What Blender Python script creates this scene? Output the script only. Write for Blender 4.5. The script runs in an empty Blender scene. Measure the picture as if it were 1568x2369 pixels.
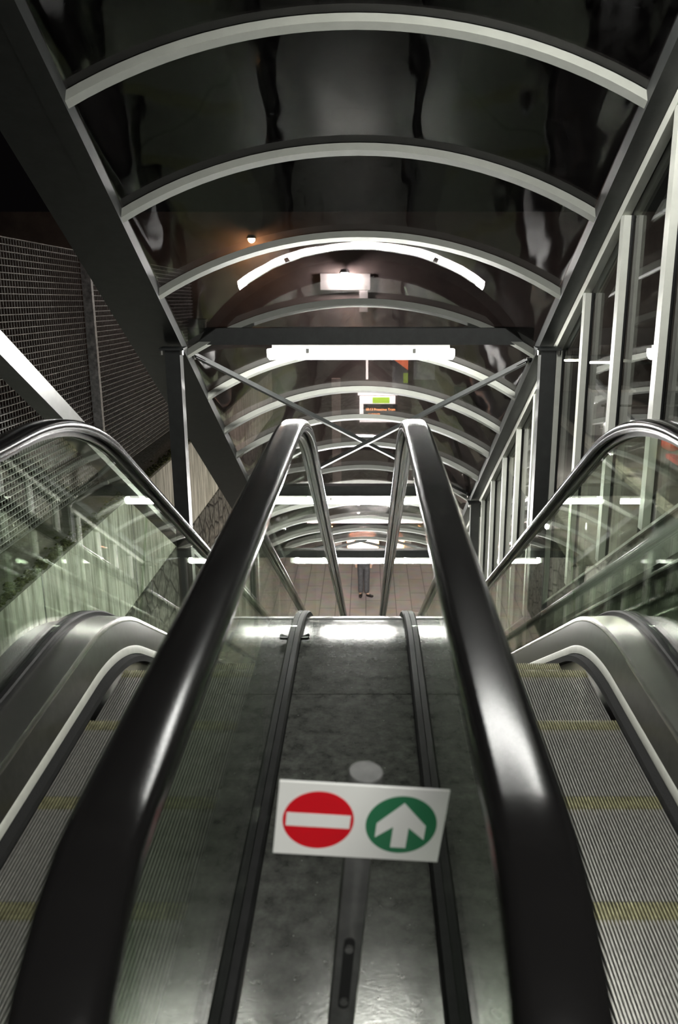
import bpy, bmesh, math, random
from mathutils import Vector, Matrix
random.seed(7)
scn = bpy.context.scene
COL = scn.collection
PI = math.pi
AL = math.radians(30)
CA, SA = math.cos(AL), math.sin(AL)
H = 1.38                                   # eye height above the upper landing (z = 0)
ZP = -7.66                                 # level of the lower plaza

# ------------------------------------------------------------------ materials
MATS = {}
def mat(name, col, rough=0.5, metal=0.0, var=0.0, scale=8.0, bump=0.0, bscale=60.0, stretch=(1, 1, 1),
        col2=None, spec=0.5, coat=0.0, rvar=0.0):
    if name in MATS: return MATS[name]
    m = bpy.data.materials.new(name); m.use_nodes = True
    nt = m.node_tree; b = nt.nodes['Principled BSDF']
    b.inputs['Base Color'].default_value = (*col, 1)
    b.inputs['Roughness'].default_value = rough
    b.inputs['Metallic'].default_value = metal
    b.inputs['Specular IOR Level'].default_value = spec
    b.inputs['Coat Weight'].default_value = coat
    b.inputs['Coat Roughness'].default_value = 0.08
    tc = nt.nodes.new('ShaderNodeTexCoord'); mp = nt.nodes.new('ShaderNodeMapping')
    mp.inputs['Scale'].default_value = stretch
    nt.links.new(tc.outputs['Object'], mp.inputs['Vector'])
    if var > 0 or col2 is not None:
        n = nt.nodes.new('ShaderNodeTexNoise'); n.inputs['Scale'].default_value = scale
        n.inputs['Detail'].default_value = 6; n.inputs['Roughness'].default_value = 0.65
        nt.links.new(mp.outputs['Vector'], n.inputs['Vector'])
        r = nt.nodes.new('ShaderNodeValToRGB')
        c2 = col2 if col2 is not None else tuple(c * (1 - var) for c in col)
        c1 = col if col2 is not None else tuple(min(1, c * (1 + var)) for c in col)
        r.color_ramp.elements[0].position = 0.35; r.color_ramp.elements[1].position = 0.65
        r.color_ramp.elements[0].color = (*c2, 1); r.color_ramp.elements[1].color = (*c1, 1)
        nt.links.new(n.outputs['Fac'], r.inputs['Fac'])
        nt.links.new(r.outputs['Color'], b.inputs['Base Color'])
        if rvar:
            q = nt.nodes.new('ShaderNodeMapRange')
            q.inputs['To Min'].default_value = max(0.02, rough - rvar); q.inputs['To Max'].default_value = rough + rvar
            q.inputs['From Min'].default_value = 0.3; q.inputs['From Max'].default_value = 0.7
            nt.links.new(n.outputs['Fac'], q.inputs['Value']); nt.links.new(q.outputs['Result'], b.inputs['Roughness'])
    if bump > 0:
        n2 = nt.nodes.new('ShaderNodeTexNoise'); n2.inputs['Scale'].default_value = bscale
        n2.inputs['Detail'].default_value = 4
        nt.links.new(mp.outputs['Vector'], n2.inputs['Vector'])
        bp = nt.nodes.new('ShaderNodeBump'); bp.inputs['Strength'].default_value = bump; bp.inputs['Distance'].default_value = 0.02
        nt.links.new(n2.outputs['Fac'], bp.inputs['Height']); nt.links.new(bp.outputs['Normal'], b.inputs['Normal'])
    MATS[name] = m
    return m

def emit(name, col, strength):
    if name in MATS: return MATS[name]
    m = bpy.data.materials.new(name); m.use_nodes = True
    b = m.node_tree.nodes['Principled BSDF']
    b.inputs['Base Color'].default_value = (*[min(1, c) for c in col], 1)
    b.inputs['Emission Color'].default_value = (*col, 1)
    b.inputs['Emission Strength'].default_value = strength
    MATS[name] = m
    return m

def glass(name, tint, ior=1.5, boost=1.0, rough=0.0, bump=0.0, bscale=2.0, stretch=(1, 1, 1), dirt=0.0, dirtcol=(0.5, 0.52, 0.48)):
    if name in MATS: return MATS[name]
    m = bpy.data.materials.new(name); m.use_nodes = True
    nt = m.node_tree; nt.nodes.clear()
    out = nt.nodes.new('ShaderNodeOutputMaterial'); mix = nt.nodes.new('ShaderNodeMixShader')
    tr = nt.nodes.new('ShaderNodeBsdfTransparent'); gl = nt.nodes.new('ShaderNodeBsdfGlossy')
    fr = nt.nodes.new('ShaderNodeFresnel'); ml = nt.nodes.new('ShaderNodeMath'); ml.operation = 'MULTIPLY'; ml.use_clamp = True
    tr.inputs['Color'].default_value = (*tint, 1); gl.inputs['Roughness'].default_value = rough
    gl.inputs['Color'].default_value = (1, 1, 1, 1)
    ml.inputs[1].default_value = boost
    ge = nt.nodes.new('ShaderNodeNewGeometry'); mi = nt.nodes.new('ShaderNodeMapRange')   # same reflectance from either side of the pane
    mi.inputs['To Min'].default_value = ior; mi.inputs['To Max'].default_value = 1 / ior
    nt.links.new(ge.outputs['Backfacing'], mi.inputs['Value']); nt.links.new(mi.outputs['Result'], fr.inputs['IOR'])
    nt.links.new(fr.outputs['Fac'], ml.inputs[0]); nt.links.new(ml.outputs['Value'], mix.inputs['Fac'])
    last = tr.outputs['BSDF']
    tc = nt.nodes.new('ShaderNodeTexCoord'); mp = nt.nodes.new('ShaderNodeMapping'); mp.inputs['Scale'].default_value = stretch
    nt.links.new(tc.outputs['Object'], mp.inputs['Vector'])
    if dirt > 0:                              # dust specks and smears lying on the pane
        df = nt.nodes.new('ShaderNodeBsdfDiffuse'); df.inputs['Color'].default_value = (*dirtcol, 1)
        n = nt.nodes.new('ShaderNodeTexNoise'); n.inputs['Scale'].default_value = 14; n.inputs['Detail'].default_value = 8
        nt.links.new(mp.outputs['Vector'], n.inputs['Vector'])
        mr = nt.nodes.new('ShaderNodeMapRange'); mr.inputs['From Min'].default_value = 0.42; mr.inputs['From Max'].default_value = 0.8
        mr.inputs['To Max'].default_value = dirt; nt.links.new(n.outputs['Fac'], mr.inputs['Value'])
        mx = nt.nodes.new('ShaderNodeMixShader'); nt.links.new(mr.outputs['Result'], mx.inputs['Fac'])
        nt.links.new(tr.outputs['BSDF'], mx.inputs[1]); nt.links.new(df.outputs['BSDF'], mx.inputs[2]); last = mx.outputs['Shader']
    nt.links.new(last, mix.inputs[1]); nt.links.new(gl.outputs['BSDF'], mix.inputs[2])
    if bump > 0:
        n2 = nt.nodes.new('ShaderNodeTexNoise'); n2.inputs['Scale'].default_value = bscale; n2.inputs['Detail'].default_value = 2
        nt.links.new(mp.outputs['Vector'], n2.inputs['Vector'])
        bp = nt.nodes.new('ShaderNodeBump'); bp.inputs['Strength'].default_value = bump; bp.inputs['Distance'].default_value = 0.02
        nt.links.new(n2.outputs['Fac'], bp.inputs['Height']); nt.links.new(bp.outputs['Normal'], gl.inputs['Normal'])
    nt.links.new(mix.outputs['Shader'], out.inputs['Surface'])
    MATS[name] = m
    return m

rubber = mat('black_rubber', (0.008, 0.0075, 0.0075), 0.17, 0, spec=0.22, bump=0.02, bscale=300)
alu = mat('worn_aluminium', (0.07, 0.069, 0.066), 0.32, 1.0, var=0.25, scale=30, stretch=(6, 1, 6))
clampm = mat('dark_clamp_metal', (0.010, 0.010, 0.010), 0.5, 0.0, var=0.3, scale=20, spec=0.08)
steel = mat('brushed_stainless', (0.50, 0.49, 0.47), 0.27, 1.0, var=0.05, scale=60)
skirtm = mat('skirt_steel', (0.20, 0.195, 0.19), 0.33, 1.0, var=0.12, scale=20, rvar=0.03)
deckm = mat('scratched_deck_steel', (0.085, 0.086, 0.081), 0.26, 1.0, var=0.25, scale=60, bump=0.04, bscale=140, stretch=(1, 2.2, 1))
stripm = mat('pale_edge_strip', (0.78, 0.78, 0.70), 0.5, 0.0, var=0.05, scale=30)
brushm = mat('black_bristles', (0.006, 0.006, 0.006), 0.9, 0, bump=0.6, bscale=400)
treadm = mat('step_aluminium', (0.48, 0.47, 0.435), 0.34, 0.7, var=0.15, scale=60)
yellowm = mat('worn_yellow_paint', (0.34, 0.325, 0.19), 0.40, 0.55, var=0.35, scale=50)
combm = mat('comb_yellow', (0.62, 0.58, 0.42), 0.5, 0.0, var=0.2, scale=40)
paint = mat('charcoal_steel_paint', (0.024, 0.0255, 0.025), 0.45, 0.0, var=0.2, scale=14, bump=0.03, bscale=90)
ribm = mat('pale_grey_powder_coat', (0.26, 0.265, 0.24), 0.42, 0.0, var=0.05, scale=12)
mullm = mat('pale_window_aluminium', (0.60, 0.61, 0.55), 0.40, 0.0, var=0.05, scale=12)
gasket = mat('black_gasket', (0.008, 0.008, 0.008), 0.4)
galv = mat('galvanised_steel', (0.42, 0.42, 0.41), 0.5, 0.45, var=0.45, scale=22, bump=0.05, bscale=60)
plastic = mat('lamp_housing_plastic', (0.55, 0.55, 0.52), 0.5)
tube = emit('fluorescent_diffuser', (1.0, 1.0, 0.95), 46.0)
tube3 = emit('landing_diffuser', (1.0, 1.0, 0.95), 44.0)
tube2 = emit('dimmer_diffuser', (1.0, 1.0, 0.95), 20.0)
boltm = mat('zinc_bolt', (0.6, 0.58, 0.55), 0.3, 1.0)
concrete = mat('stained_concrete', (0.84, 0.84, 0.76), 0.85, 0, scale=2.4, col2=(0.27, 0.28, 0.22), bump=0.15, bscale=45, stretch=(6, 6, 0.7))
coping = mat('wet_mossy_coping', (0.14, 0.135, 0.12), 0.75, 0, scale=9, col2=(0.08, 0.085, 0.05), bump=0.5, bscale=30)
moss = mat('green_moss', (0.075, 0.085, 0.018), 0.95, 0, scale=18, col2=(0.03, 0.035, 0.012), bump=1.0, bscale=40)
darkwall = mat('dark_stained_wall', (0.055, 0.055, 0.045), 0.85, 0, scale=3, col2=(0.014, 0.017, 0.011), bump=0.3, bscale=25, stretch=(5, 5, 0.7))
facade = mat('brown_stucco', (0.17, 0.14, 0.13), 0.9, 0, scale=1.2, col2=(0.10, 0.082, 0.078), bump=0.1, bscale=20)
asphalt = mat('wet_asphalt', (0.10, 0.10, 0.105), 0.5, 0, scale=1.5, col2=(0.055, 0.052, 0.055), bump=0.3, bscale=60, rvar=0.15)
kerbm = mat('kerb_stone', (0.26, 0.25, 0.24), 0.8, 0, var=0.25, scale=9)
white_paint = mat('white_wall_paint', (0.45, 0.45, 0.44), 0.7, 0, var=0.05, scale=3)
grout = mat('landing_rubber_floor', (0.06, 0.06, 0.058), 0.6, 0, var=0.2, scale=20)
roofglass = glass('smoked_polycarbonate', (0.48, 0.45, 0.45), 1.45, 1.1, 0.015, bump=0.16, bscale=1.4, stretch=(1.6, 0.8, 0.8), dirt=0.006)
railglass = glass('greenish_safety_glass', (0.88, 0.94, 0.86), 1.5, 1.0, 0.0, dirt=0.003)
paneglass = glass('window_pane_glass', (0.86, 0.88, 0.86), 1.5, 0.85, 0.0, bump=0.02, bscale=1.5, dirt=0.006)
redm = mat('sign_red', (0.62, 0.004, 0.012), 0.45)
greenm = mat('sign_green', (0.022, 0.17, 0.075), 0.45)
signw = mat('sign_white', (0.80, 0.80, 0.77), 0.45)
postm = mat('sign_post_steel', (0.11, 0.11, 0.107), 0.42, 0.3, var=0.2, scale=20)
capm = mat('sign_cap_steel', (0.075, 0.075, 0.072), 0.55, 0.2, var=0.25, scale=40)
slotm = mat('slot_dark', (0.012, 0.012, 0.012), 0.6)

def scratch(m):                             # swirling polish marks and dust specks of the deck plates
    nt = m.node_tree; b = nt.nodes['Principled BSDF']
    tc = nt.nodes.new('ShaderNodeTexCoord'); wv = nt.nodes.new('ShaderNodeTexWave')
    wv.wave_type = 'RINGS'; wv.inputs['Scale'].default_value = 3; wv.inputs['Distortion'].default_value = 5; wv.inputs['Detail'].default_value = 8
    wv.inputs['Detail Scale'].default_value = 6; nt.links.new(tc.outputs['Object'], wv.inputs['Vector'])
    mr = nt.nodes.new('ShaderNodeMapRange'); mr.inputs['To Min'].default_value = .165; mr.inputs['To Max'].default_value = .185
    nt.links.new(wv.outputs['Fac'], mr.inputs['Value']); nt.links.new(mr.outputs['Result'], b.inputs['Roughness'])
    n = nt.nodes.new('ShaderNodeTexVoronoi'); n.inputs['Scale'].default_value = 55; nt.links.new(tc.outputs['Object'], n.inputs['Vector'])
    n2 = nt.nodes.new('ShaderNodeTexNoise'); n2.inputs['Scale'].default_value = 26; n2.inputs['Detail'].default_value = 10; n2.inputs['Roughness'].default_value = .7; nt.links.new(tc.outputs['Object'], n2.inputs['Vector'])
    d = nt.nodes.new('ShaderNodeMapRange'); d.inputs['From Min'].default_value = .10; d.inputs['From Max'].default_value = .05; nt.links.new(n.outputs['Distance'], d.inputs['Value'])
    s2 = nt.nodes.new('ShaderNodeSeparateColor'); nt.links.new(n.outputs['Color'], s2.inputs['Color'])
    g = nt.nodes.new('ShaderNodeMath'); g.operation = 'GREATER_THAN'; g.inputs[1].default_value = .80; nt.links.new(s2.outputs[0], g.inputs[0])
    p = nt.nodes.new('ShaderNodeMath'); p.operation = 'MULTIPLY'; nt.links.new(d.outputs['Result'], p.inputs[0]); nt.links.new(g.outputs['Value'], p.inputs[1])
    h = nt.nodes.new('ShaderNodeMapRange'); h.inputs['From Min'].default_value = .25; h.inputs['From Max'].default_value = .75; h.inputs['To Max'].default_value = .34
    nt.links.new(n2.outputs['Fac'], h.inputs['Value'])
    a = nt.nodes.new('ShaderNodeMath'); a.operation = 'MAXIMUM'; nt.links.new(p.outputs['Value'], a.inputs[0]); nt.links.new(h.outputs['Result'], a.inputs[1])
    df = nt.nodes.new('ShaderNodeBsdfDiffuse'); df.inputs['Color'].default_value = (.30, .31, .28, 1)
    mx = nt.nodes.new('ShaderNodeMixShader'); out = nt.nodes['Material Output']
    nt.links.new(a.outputs['Value'], mx.inputs['Fac']); nt.links.new(b.outputs['BSDF'], mx.inputs[1]); nt.links.new(df.outputs['BSDF'], mx.inputs[2])
    nt.links.new(mx.outputs['Shader'], out.inputs['Surface'])
scratch(deckm)

def stone_mat():
    m = bpy.data.materials.new('rubble_stone'); m.use_nodes = True
    nt = m.node_tree; b = nt.nodes['Principled BSDF']; b.inputs['Roughness'].default_value = 0.9
    tc = nt.nodes.new('ShaderNodeTexCoord'); v = nt.nodes.new('ShaderNodeTexVoronoi'); v.inputs['Scale'].default_value = 3.2
    v2 = nt.nodes.new('ShaderNodeTexVoronoi'); v2.inputs['Scale'].default_value = 3.2; v2.feature = 'DISTANCE_TO_EDGE'
    n = nt.nodes.new('ShaderNodeTexNoise'); n.inputs['Scale'].default_value = 14
    for k in (v, v2, n): nt.links.new(tc.outputs['Object'], k.inputs['Vector'])
    r = nt.nodes.new('ShaderNodeValToRGB'); r.color_ramp.elements[0].color = (0.05, 0.05, 0.042, 1); r.color_ramp.elements[1].color = (0.25, 0.25, 0.22, 1)
    r.color_ramp.elements[0].position = 0.3; r.color_ramp.elements[1].position = 0.75
    nt.links.new(n.outputs['Fac'], r.inputs['Fac'])
    e = nt.nodes.new('ShaderNodeMapRange'); e.inputs['From Max'].default_value = 0.08; nt.links.new(v2.outputs['Distance'], e.inputs['Value'])
    mx = nt.nodes.new('ShaderNodeMix'); mx.data_type = 'RGBA'; mx.inputs[6].default_value = (0.02, 0.02, 0.017, 1)
    nt.links.new(e.outputs['Result'], mx.inputs[0]); nt.links.new(r.outputs['Color'], mx.inputs[7])
    nt.links.new(mx.outputs[2], b.inputs['Base Color'])
    bp = nt.nodes.new('ShaderNodeBump'); bp.inputs['Strength'].default_value = 0.8; bp.inputs['Distance'].default_value = 0.05
    nt.links.new(e.outputs['Result'], bp.inputs['Height']); nt.links.new(bp.outputs['Normal'], b.inputs['Normal'])
    return m
stone = stone_mat()

def paving_mat():
    m = bpy.data.materials.new('plaza_paving'); m.use_nodes = True
    nt = m.node_tree; b = nt.nodes['Principled BSDF']; b.inputs['Roughness'].default_value = 0.62
    tc = nt.nodes.new('ShaderNodeTexCoord'); br = nt.nodes.new('ShaderNodeTexBrick')
    mp = nt.nodes.new('ShaderNodeMapping'); mp.inputs['Rotation'].default_value = (0, 0, PI / 2)
    nt.links.new(tc.outputs['Object'], mp.inputs['Vector']); nt.links.new(mp.outputs['Vector'], br.inputs['Vector'])
    br.inputs['Scale'].default_value = 1.0; br.inputs['Brick Width'].default_value = 1.1; br.inputs['Row Height'].default_value = 0.42
    br.inputs['Mortar Size'].default_value = 0.012; br.inputs['Color1'].default_value = (0.42, 0.36, 0.33, 1)
    br.inputs['Color2'].default_value = (0.37, 0.315, 0.29, 1); br.inputs['Mortar'].default_value = (0.16, 0.14, 0.13, 1)
    n = nt.nodes.new('ShaderNodeTexNoise'); n.inputs['Scale'].default_value = 3; n.inputs['Detail'].default_value = 6
    nt.links.new(tc.outputs['Object'], n.inputs['Vector'])
    mx = nt.nodes.new('ShaderNodeMix'); mx.data_type = 'RGBA'; mx.blend_type = 'MULTIPLY'; mx.inputs[0].default_value = 0.5
    nt.links.new(br.outputs['Color'], mx.inputs[6]); nt.links.new(n.outputs['Color'], mx.inputs[7]); nt.links.new(mx.outputs[2], b.inputs['Base Color'])
    return m
paving = paving_mat()

# ------------------------------------------------------------------ mesh helpers
def W(x, y, z):                             # camera-height frame -> world
    return Vector((x, y, z + H))
def SL(s, n, x=0.0):                        # along / normal to the incline -> world
    return W(x, s * CA + n * SA, -s * SA + n * CA)

class MB:
    def __init__(self): self.v = []; self.f = []
    def add(self, vs, fs):
        o = len(self.v); self.v += [Vector(v) for v in vs]; self.f += [[i + o for i in f] for f in fs]
    def hexa(self, p):                      # 8 corners: 0-3 bottom loop, 4-7 top loop
        self.add(p, [(3, 2, 1, 0), (4, 5, 6, 7), (0, 1, 5, 4), (1, 2, 6, 5), (2, 3, 7, 6), (3, 0, 4, 7)])
    def box(self, x0, x1, y0, y1, z0, z1):
        self.hexa([(x0, y0, z0), (x1, y0, z0), (x1, y1, z0), (x0, y1, z0), (x0, y0, z1), (x1, y0, z1), (x1, y1, z1), (x0, y1, z1)])
    def sbox(self, x0, x1, s0, s1, n0, n1): # box lying in the incline
        self.hexa([SL(s0, n0, x0), SL(s0, n0, x1), SL(s1, n0, x1), SL(s1, n0, x0), SL(s0, n1, x0), SL(s0, n1, x1), SL(s1, n1, x1), SL(s1, n1, x0)])
    def cyl(self, a, b, r0, r1=None, n=20, caps=True):
        a, b = Vector(a), Vector(b); r1 = r0 if r1 is None else r1
        d = (b - a).normalized(); u = d.orthogonal().normalized(); w = d.cross(u)
        vs = []
        for c, r in ((a, r0), (b, r1)):
            for k in range(n):
                t = 2 * PI * k / n; vs.append(c + (u * math.cos(t) + w * math.sin(t)) * r)
        fs = [(k, (k + 1) % n, n + (k + 1) % n, n + k) for k in range(n)]
        if caps: fs += [list(range(n - 1, -1, -1)), list(range(n, 2 * n))]
        self.add(vs, fs)
    def bar(self, a, b, w, h, up=Vector((0, 0, 1))):
        a, b = Vector(a), Vector(b); d = (b - a).normalized(); sd = d.cross(up).normalized(); u = sd.cross(d)
        q = [(-w / 2, -h / 2), (w / 2, -h / 2), (w / 2, h / 2), (-w / 2, h / 2)]
        vs = [c + sd * x + u * z for c in (a, b) for x, z in q]
        self.add(vs, [(3, 2, 1, 0), (4, 5, 6, 7), (0, 1, 5, 4), (1, 2, 6, 5), (2, 3, 7, 6), (3, 0, 4, 7)])
    def sphere(self, c, r, seg=12, ring=8, sc=(1, 1, 1)):
        c = Vector(c); vs = [c + Vector((0, 0, r * sc[2]))]
        for i in range(1, ring):
            t = PI * i / ring
            for k in range(seg):
                p = 2 * PI * k / seg
                vs.append(c + Vector((r * math.sin(t) * math.cos(p) * sc[0], r * math.sin(t) * math.sin(p) * sc[1], r * math.cos(t) * sc[2])))
        vs.append(c - Vector((0, 0, r * sc[2]))); fs = []
        for k in range(seg): fs.append((0, 1 + k, 1 + (k + 1) % seg))
        for i in range(ring - 2):
            for k in range(seg):
                a = 1 + i * seg + k; b = 1 + i * seg + (k + 1) % seg
                fs.append((a, a + seg, b + seg, b))
        o = 1 + (ring - 2) * seg
        for k in range(seg): fs.append((o + k, len(vs) - 1, o + (k + 1) % seg))
        self.add(vs, fs)
    def sweep(self, prof, stations, closed=True, caps=True):   # prof: [(x, r)], stations: f(r)->(y,z)
        n = len(prof); vs = []
        for st in stations:
            for x, r in prof:
                y, z = st(r); vs.append(W(x, y, z))
        fs = []
        m = n if closed else n - 1
        for i in range(len(stations) - 1):
            for k in range(m):
                a = i * n + k; b = i * n + (k + 1) % n
                fs.append((a, b, b + n, a + n))
        if caps and closed:
            fs.append(list(range(n))); fs.append([len(vs) - 1 - k for k in range(n)])
        self.add(vs, fs)
    def build(self, name, material, parent=None, smooth=None, origin=None):
        me = bpy.data.meshes.new(name)
        if parent is not None: off = Vector(parent.get('_o', (0, 0, 0)))
        elif origin is not None: off = Vector(origin)
        else:
            xs = [v.x for v in self.v]; ys = [v.y for v in self.v]; zs = [v.z for v in self.v]
            off = Vector(((min(xs) + max(xs)) / 2, (min(ys) + max(ys)) / 2, min(zs)))
        me.from_pydata([v - off for v in self.v], [], self.f); me.update()
        bm = bmesh.new(); bm.from_mesh(me); bmesh.ops.recalc_face_normals(bm, faces=bm.faces); bm.to_mesh(me); bm.free()
        if smooth is not None:
            for p in me.polygons: p.use_smooth = True
            me.set_sharp_from_angle(angle=math.radians(smooth))
        me.materials.append(material)
        o = bpy.data.objects.new(name, me); COL.objects.link(o)
        if parent is not None: o.parent = parent; o['_o'] = tuple(off)
        else: o.location = off; o['_o'] = tuple(off)
        return o

def tag(o, label=None, cat=None, group=None, kind=None):
    if label: o['label'] = label
    if cat: o['category'] = cat
    if group: o['group'] = group
    if kind: o['kind'] = kind
    return o
def empty(name, loc, label, cat, group=None):
    o = bpy.data.objects.new(name, None); COL.objects.link(o); o.location = loc; o.empty_display_size = 0.1
    o['_o'] = tuple(loc)
    return tag(o, label, cat, group)

# ------------------------------------------------------------------ escalator path (upper bend, incline, lower bend)
CY, CZ = 2.606, -2.53                       # centre of the upper bend
NC = CY * SA + CZ * CA
R_STEP, R_DECK, R_RAIL = 1.15, 1.32, 2.03
ZF = ZP - H
RB = 2.6
ZB = ZF + RB; YB = (NC + R_STEP + RB - ZB * CA) / SA
def st_flat(y): return lambda r: (y, CZ + r)
def st_arc(t): return lambda r: (CY + r * math.sin(t), CZ + r * math.cos(t))
S0 = CY * CA - CZ * SA                      # incline coordinate of both centres
S1 = YB * CA - ZB * SA
def st_inc(s): return lambda r: (s * CA + (NC + r) * SA, -s * SA + (NC + r) * CA)
def st_low(t): return lambda r: (YB - (RB - r + R_STEP) * math.sin(t), ZB - (RB - r + R_STEP) * math.cos(t))
def st_end(y): return lambda r: (y, ZB - (RB - r + R_STEP))
def st_newel(t, yc=0.75, rc=1.70): return lambda r: (yc - (r - rc) * math.sin(t), CZ + rc + (r - rc) * math.cos(t))
def run(y0, s_end=None, y_end=None):
    out = [st_flat(y0), st_flat((y0 + CY) / 2)]
    out += [st_arc(AL * k / 14) for k in range(15)]
    e = S1 if s_end is None else s_end
    out += [st_inc(S0 + (e - S0) * k / 12) for k in range(1, 13)]
    if s_end is None:
        out += [st_low(AL * (1 - k / 8)) for k in range(1, 9)] + [st_end(YB + 1.6 if y_end is None else y_end)]
    return out

RAIL_PROF = [(-.040, 1.998), (-.041, 2.008), (-.039, 2.018), (-.033, 2.026), (-.024, 2.0295), (0, 2.031), (.024, 2.0295), (.033, 2.026), (.039, 2.018),
             (.041, 2.008), (.040, 1.998), (.035, 1.989), (.024, 1.989), (.022, 1.998), (-.022, 1.998), (-.024, 1.989), (-.035, 1.989)]
GUIDE_PROF = [(-.016, 1.997), (-.016, 1.972), (-.007, 1.972), (-.007, 1.985), (.007, 1.985), (.007, 1.972), (.016, 1.972), (.016, 1.997)]
def sh(prof, dx): return [(x + dx, r) for x, r in prof]

def escalator(side, label):
    X = lambda v: side * v
    e = empty('escalator', W(side * 0.6, 1.25, -H), label, 'escalator')
    for rx in (0.20, 1.00):
        m = MB(); st = [st_flat(0.95)]
        newel = [st_flat(0.95) if False else (lambda r, y=0.95: (y, CZ + 3.40 - r))]
        newel += [st_newel(PI * (1 - k / 16)) for k in range(17)]
        m.sweep(sh(RAIL_PROF, X(rx)), newel + run(0.75)[1:])
        m.build('handrail', rubber, e, 50)
        m = MB(); m.sweep(sh(GUIDE_PROF, X(rx)), newel[1:] + run(0.75)[1:]); m.build('handrail_guide', alu, e, 40)
        # glass panels, one mesh per pane
        gp = [(X(rx) - .006, 1.338), (X(rx) + .006, 1.338), (X(rx) + .006, 1.984), (X(rx) - .006, 1.984)]
        m = MB()
        m.sweep([(X(rx) - .006, 1.71), (X(rx) + .006, 1.71), (X(rx) + .006, 1.984), (X(rx) - .006, 1.984)], [st_newel(PI * (1 - k / 16)) for k in range(17)])
        m.sweep(gp, [st_flat(0.75), st_flat(1.797)]); m.build('glass_panel', railglass, e, 40)
        m = MB(); m.sweep(gp, [st_flat(1.803), st_flat(CY)] + [st_arc(AL * k / 14) for k in range(1, 15)] + [st_inc(S0 + 0.55)]); m.build('glass_panel', railglass, e, 40)
        a = S0 + 0.556
        while a < S1 - 0.3:
            b = min(a + 1.9, S1)
            m = MB(); m.sweep(gp, [st_inc(a), st_inc(b)]); m.build('glass_panel', railglass, e, 40); a = b + 0.006
        m = MB(); m.sweep(gp, [st_low(AL * (1 - k / 8)) for k in range(9)] + [st_end(YB + 1.6)]); m.build('glass_panel', railglass, e, 40)
        # clamp profile that holds the glass
        cp = [(-.027, 1.30), (-.027, 1.336), (-.022, 1.341), (-.007, 1.341), (-.007, 1.334), (.007, 1.334), (.007, 1.341), (.022, 1.341), (.027, 1.336), (.027, 1.30)]
        m = MB(); m.sweep(sh(cp, X(rx)), run(0.62)); m.build('glass_clamp', clampm, e, 40)
    # inner and outer covers, skirts, edge strips, brushes
    for a, b, c in ((0.225, 0.300, 0.318), (0.975, 0.865, 0.842)):
        pr = [(X(a), 1.322), (X(b), 1.318), (X(b + (c - b) * .25), 1.308), (X(b + (c - b) * .25), 1.300), (X(b), 1.30), (X(a), 1.30)]
        m = MB(); m.sweep(pr, run(0.62)); m.build('cover_strip', deckm if a < .5 else steel, e, 30)
        pr = [(X(b + (c - b) * .2), 1.306), (X(c), 1.205), (X(c), 1.02), (X(b), 1.02), (X(b), 1.306)]
        m = MB(); m.sweep(pr, run(0.62)); m.build('skirt_panel', skirtm, e, 30)
        q = (c - b)
        pr = [(X(c), 1.210), (X(c + q * .18), 1.203), (X(c + q * .22), 1.180), (X(c), 1.178)]
        m = MB(); m.sweep(pr, run(0.80)); m.build('skirt_edge_strip', stripm, e, 30)
        sg = 1 if c < 0.5 else -1
        pr = [(X(c), 1.178), (X(c + sg * .028), 1.172), (X(c + sg * .028), 1.150), (X(c), 1.148)]
        m = MB(); m.sweep(pr, run(0.95)); m.build('skirt_brush', brushm, e, 30)
    # outer deck and cladding
    m = MB(); m.sweep([(X(1.027), 1.315), (X(1.125), 1.302), (X(1.125), 1.28), (X(1.027), 1.28)], run(0.62)); m.build('outer_deck', brushm, e, 30)
    m = MB(); m.sweep([(X(1.112), 1.28), (X(1.125), 1.28), (X(1.125), 0.55), (X(1.112), 0.55)], run(0.62)); m.build('side_cladding', brushm, e, 30)
    # steps: one master, then copies
    x0, x1 = 0.322, 0.812
    m = MB(); yb = MB()
    n = 60; pitch = (x1 - x0) / n
    prof = []
    for k in range(n):
        a = x0 + k * pitch
        prof += [(a, -.014), (a + pitch * .42, -.014), (a + pitch * .48, 0), (a + pitch * .94, 0)]
    prof.append((x1, -.014))
    def ridges(mb, y0, y1, dz):
        vs = [(X(x), y0, z + dz) for x, z in prof] + [(X(x), y1, z + dz) for x, z in prof]
        q = len(prof); mb.add(vs, [(k, k + 1, q + k + 1, q + k) for k in range(q - 1)])
    ridges(m, -0.398, -0.055, 0)
    m.box(min(X(x0), X(x1)), max(X(x0), X(x1)), -0.398, 0, -.035, -.014)
    # riser
    m.box(min(X(x0), X(x1)), max(X(x0), X(x1)), -0.02, 0.0, -0.28, -.035)
    ridges(yb, -0.055, 0.0, 0.0005)
    f = Vector(e['_o'])
    mo = m.build('step', treadm, None, 30, origin=(0, 0, 0)); yo = yb.build('edge_line', yellowm, None, 30, origin=(0, 0, 0))
    yo['label'] = 'yellow step edge lines'
    def nose(k):
        y = 1.65 + 0.40 * k
        if y <= CY: return y, CZ + R_STEP
        if y <= CY + R_STEP * SA: return y, CZ + math.sqrt(R_STEP ** 2 - (y - CY) ** 2)
        z = (NC + R_STEP - y * SA) / CA
        if y < YB - RB * SA: return y, z
        if y < YB: return y, ZB - math.sqrt(RB ** 2 - (y - YB) ** 2)
        return y, ZF
    k = 0; first = True
    while True:
        y, z = nose(k)
        if y > YB + 0.4: break
        if first: so, se = mo, yo; first = False
        else:
            so, se = mo.copy(), yo.copy(); COL.objects.link(so); COL.objects.link(se)
        so.parent = e; so.location = W(0, y, z) - f
        se.parent = so; se.location = (0, 0, 0)
        k += 1
    # comb plate at the landing
    m = MB(); m.box(min(X(.30), X(.86)), max(X(.30), X(.86)), 0.55, 1.245, -0.03, 0.006); m.build('comb_plate', skirtm, e)
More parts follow.
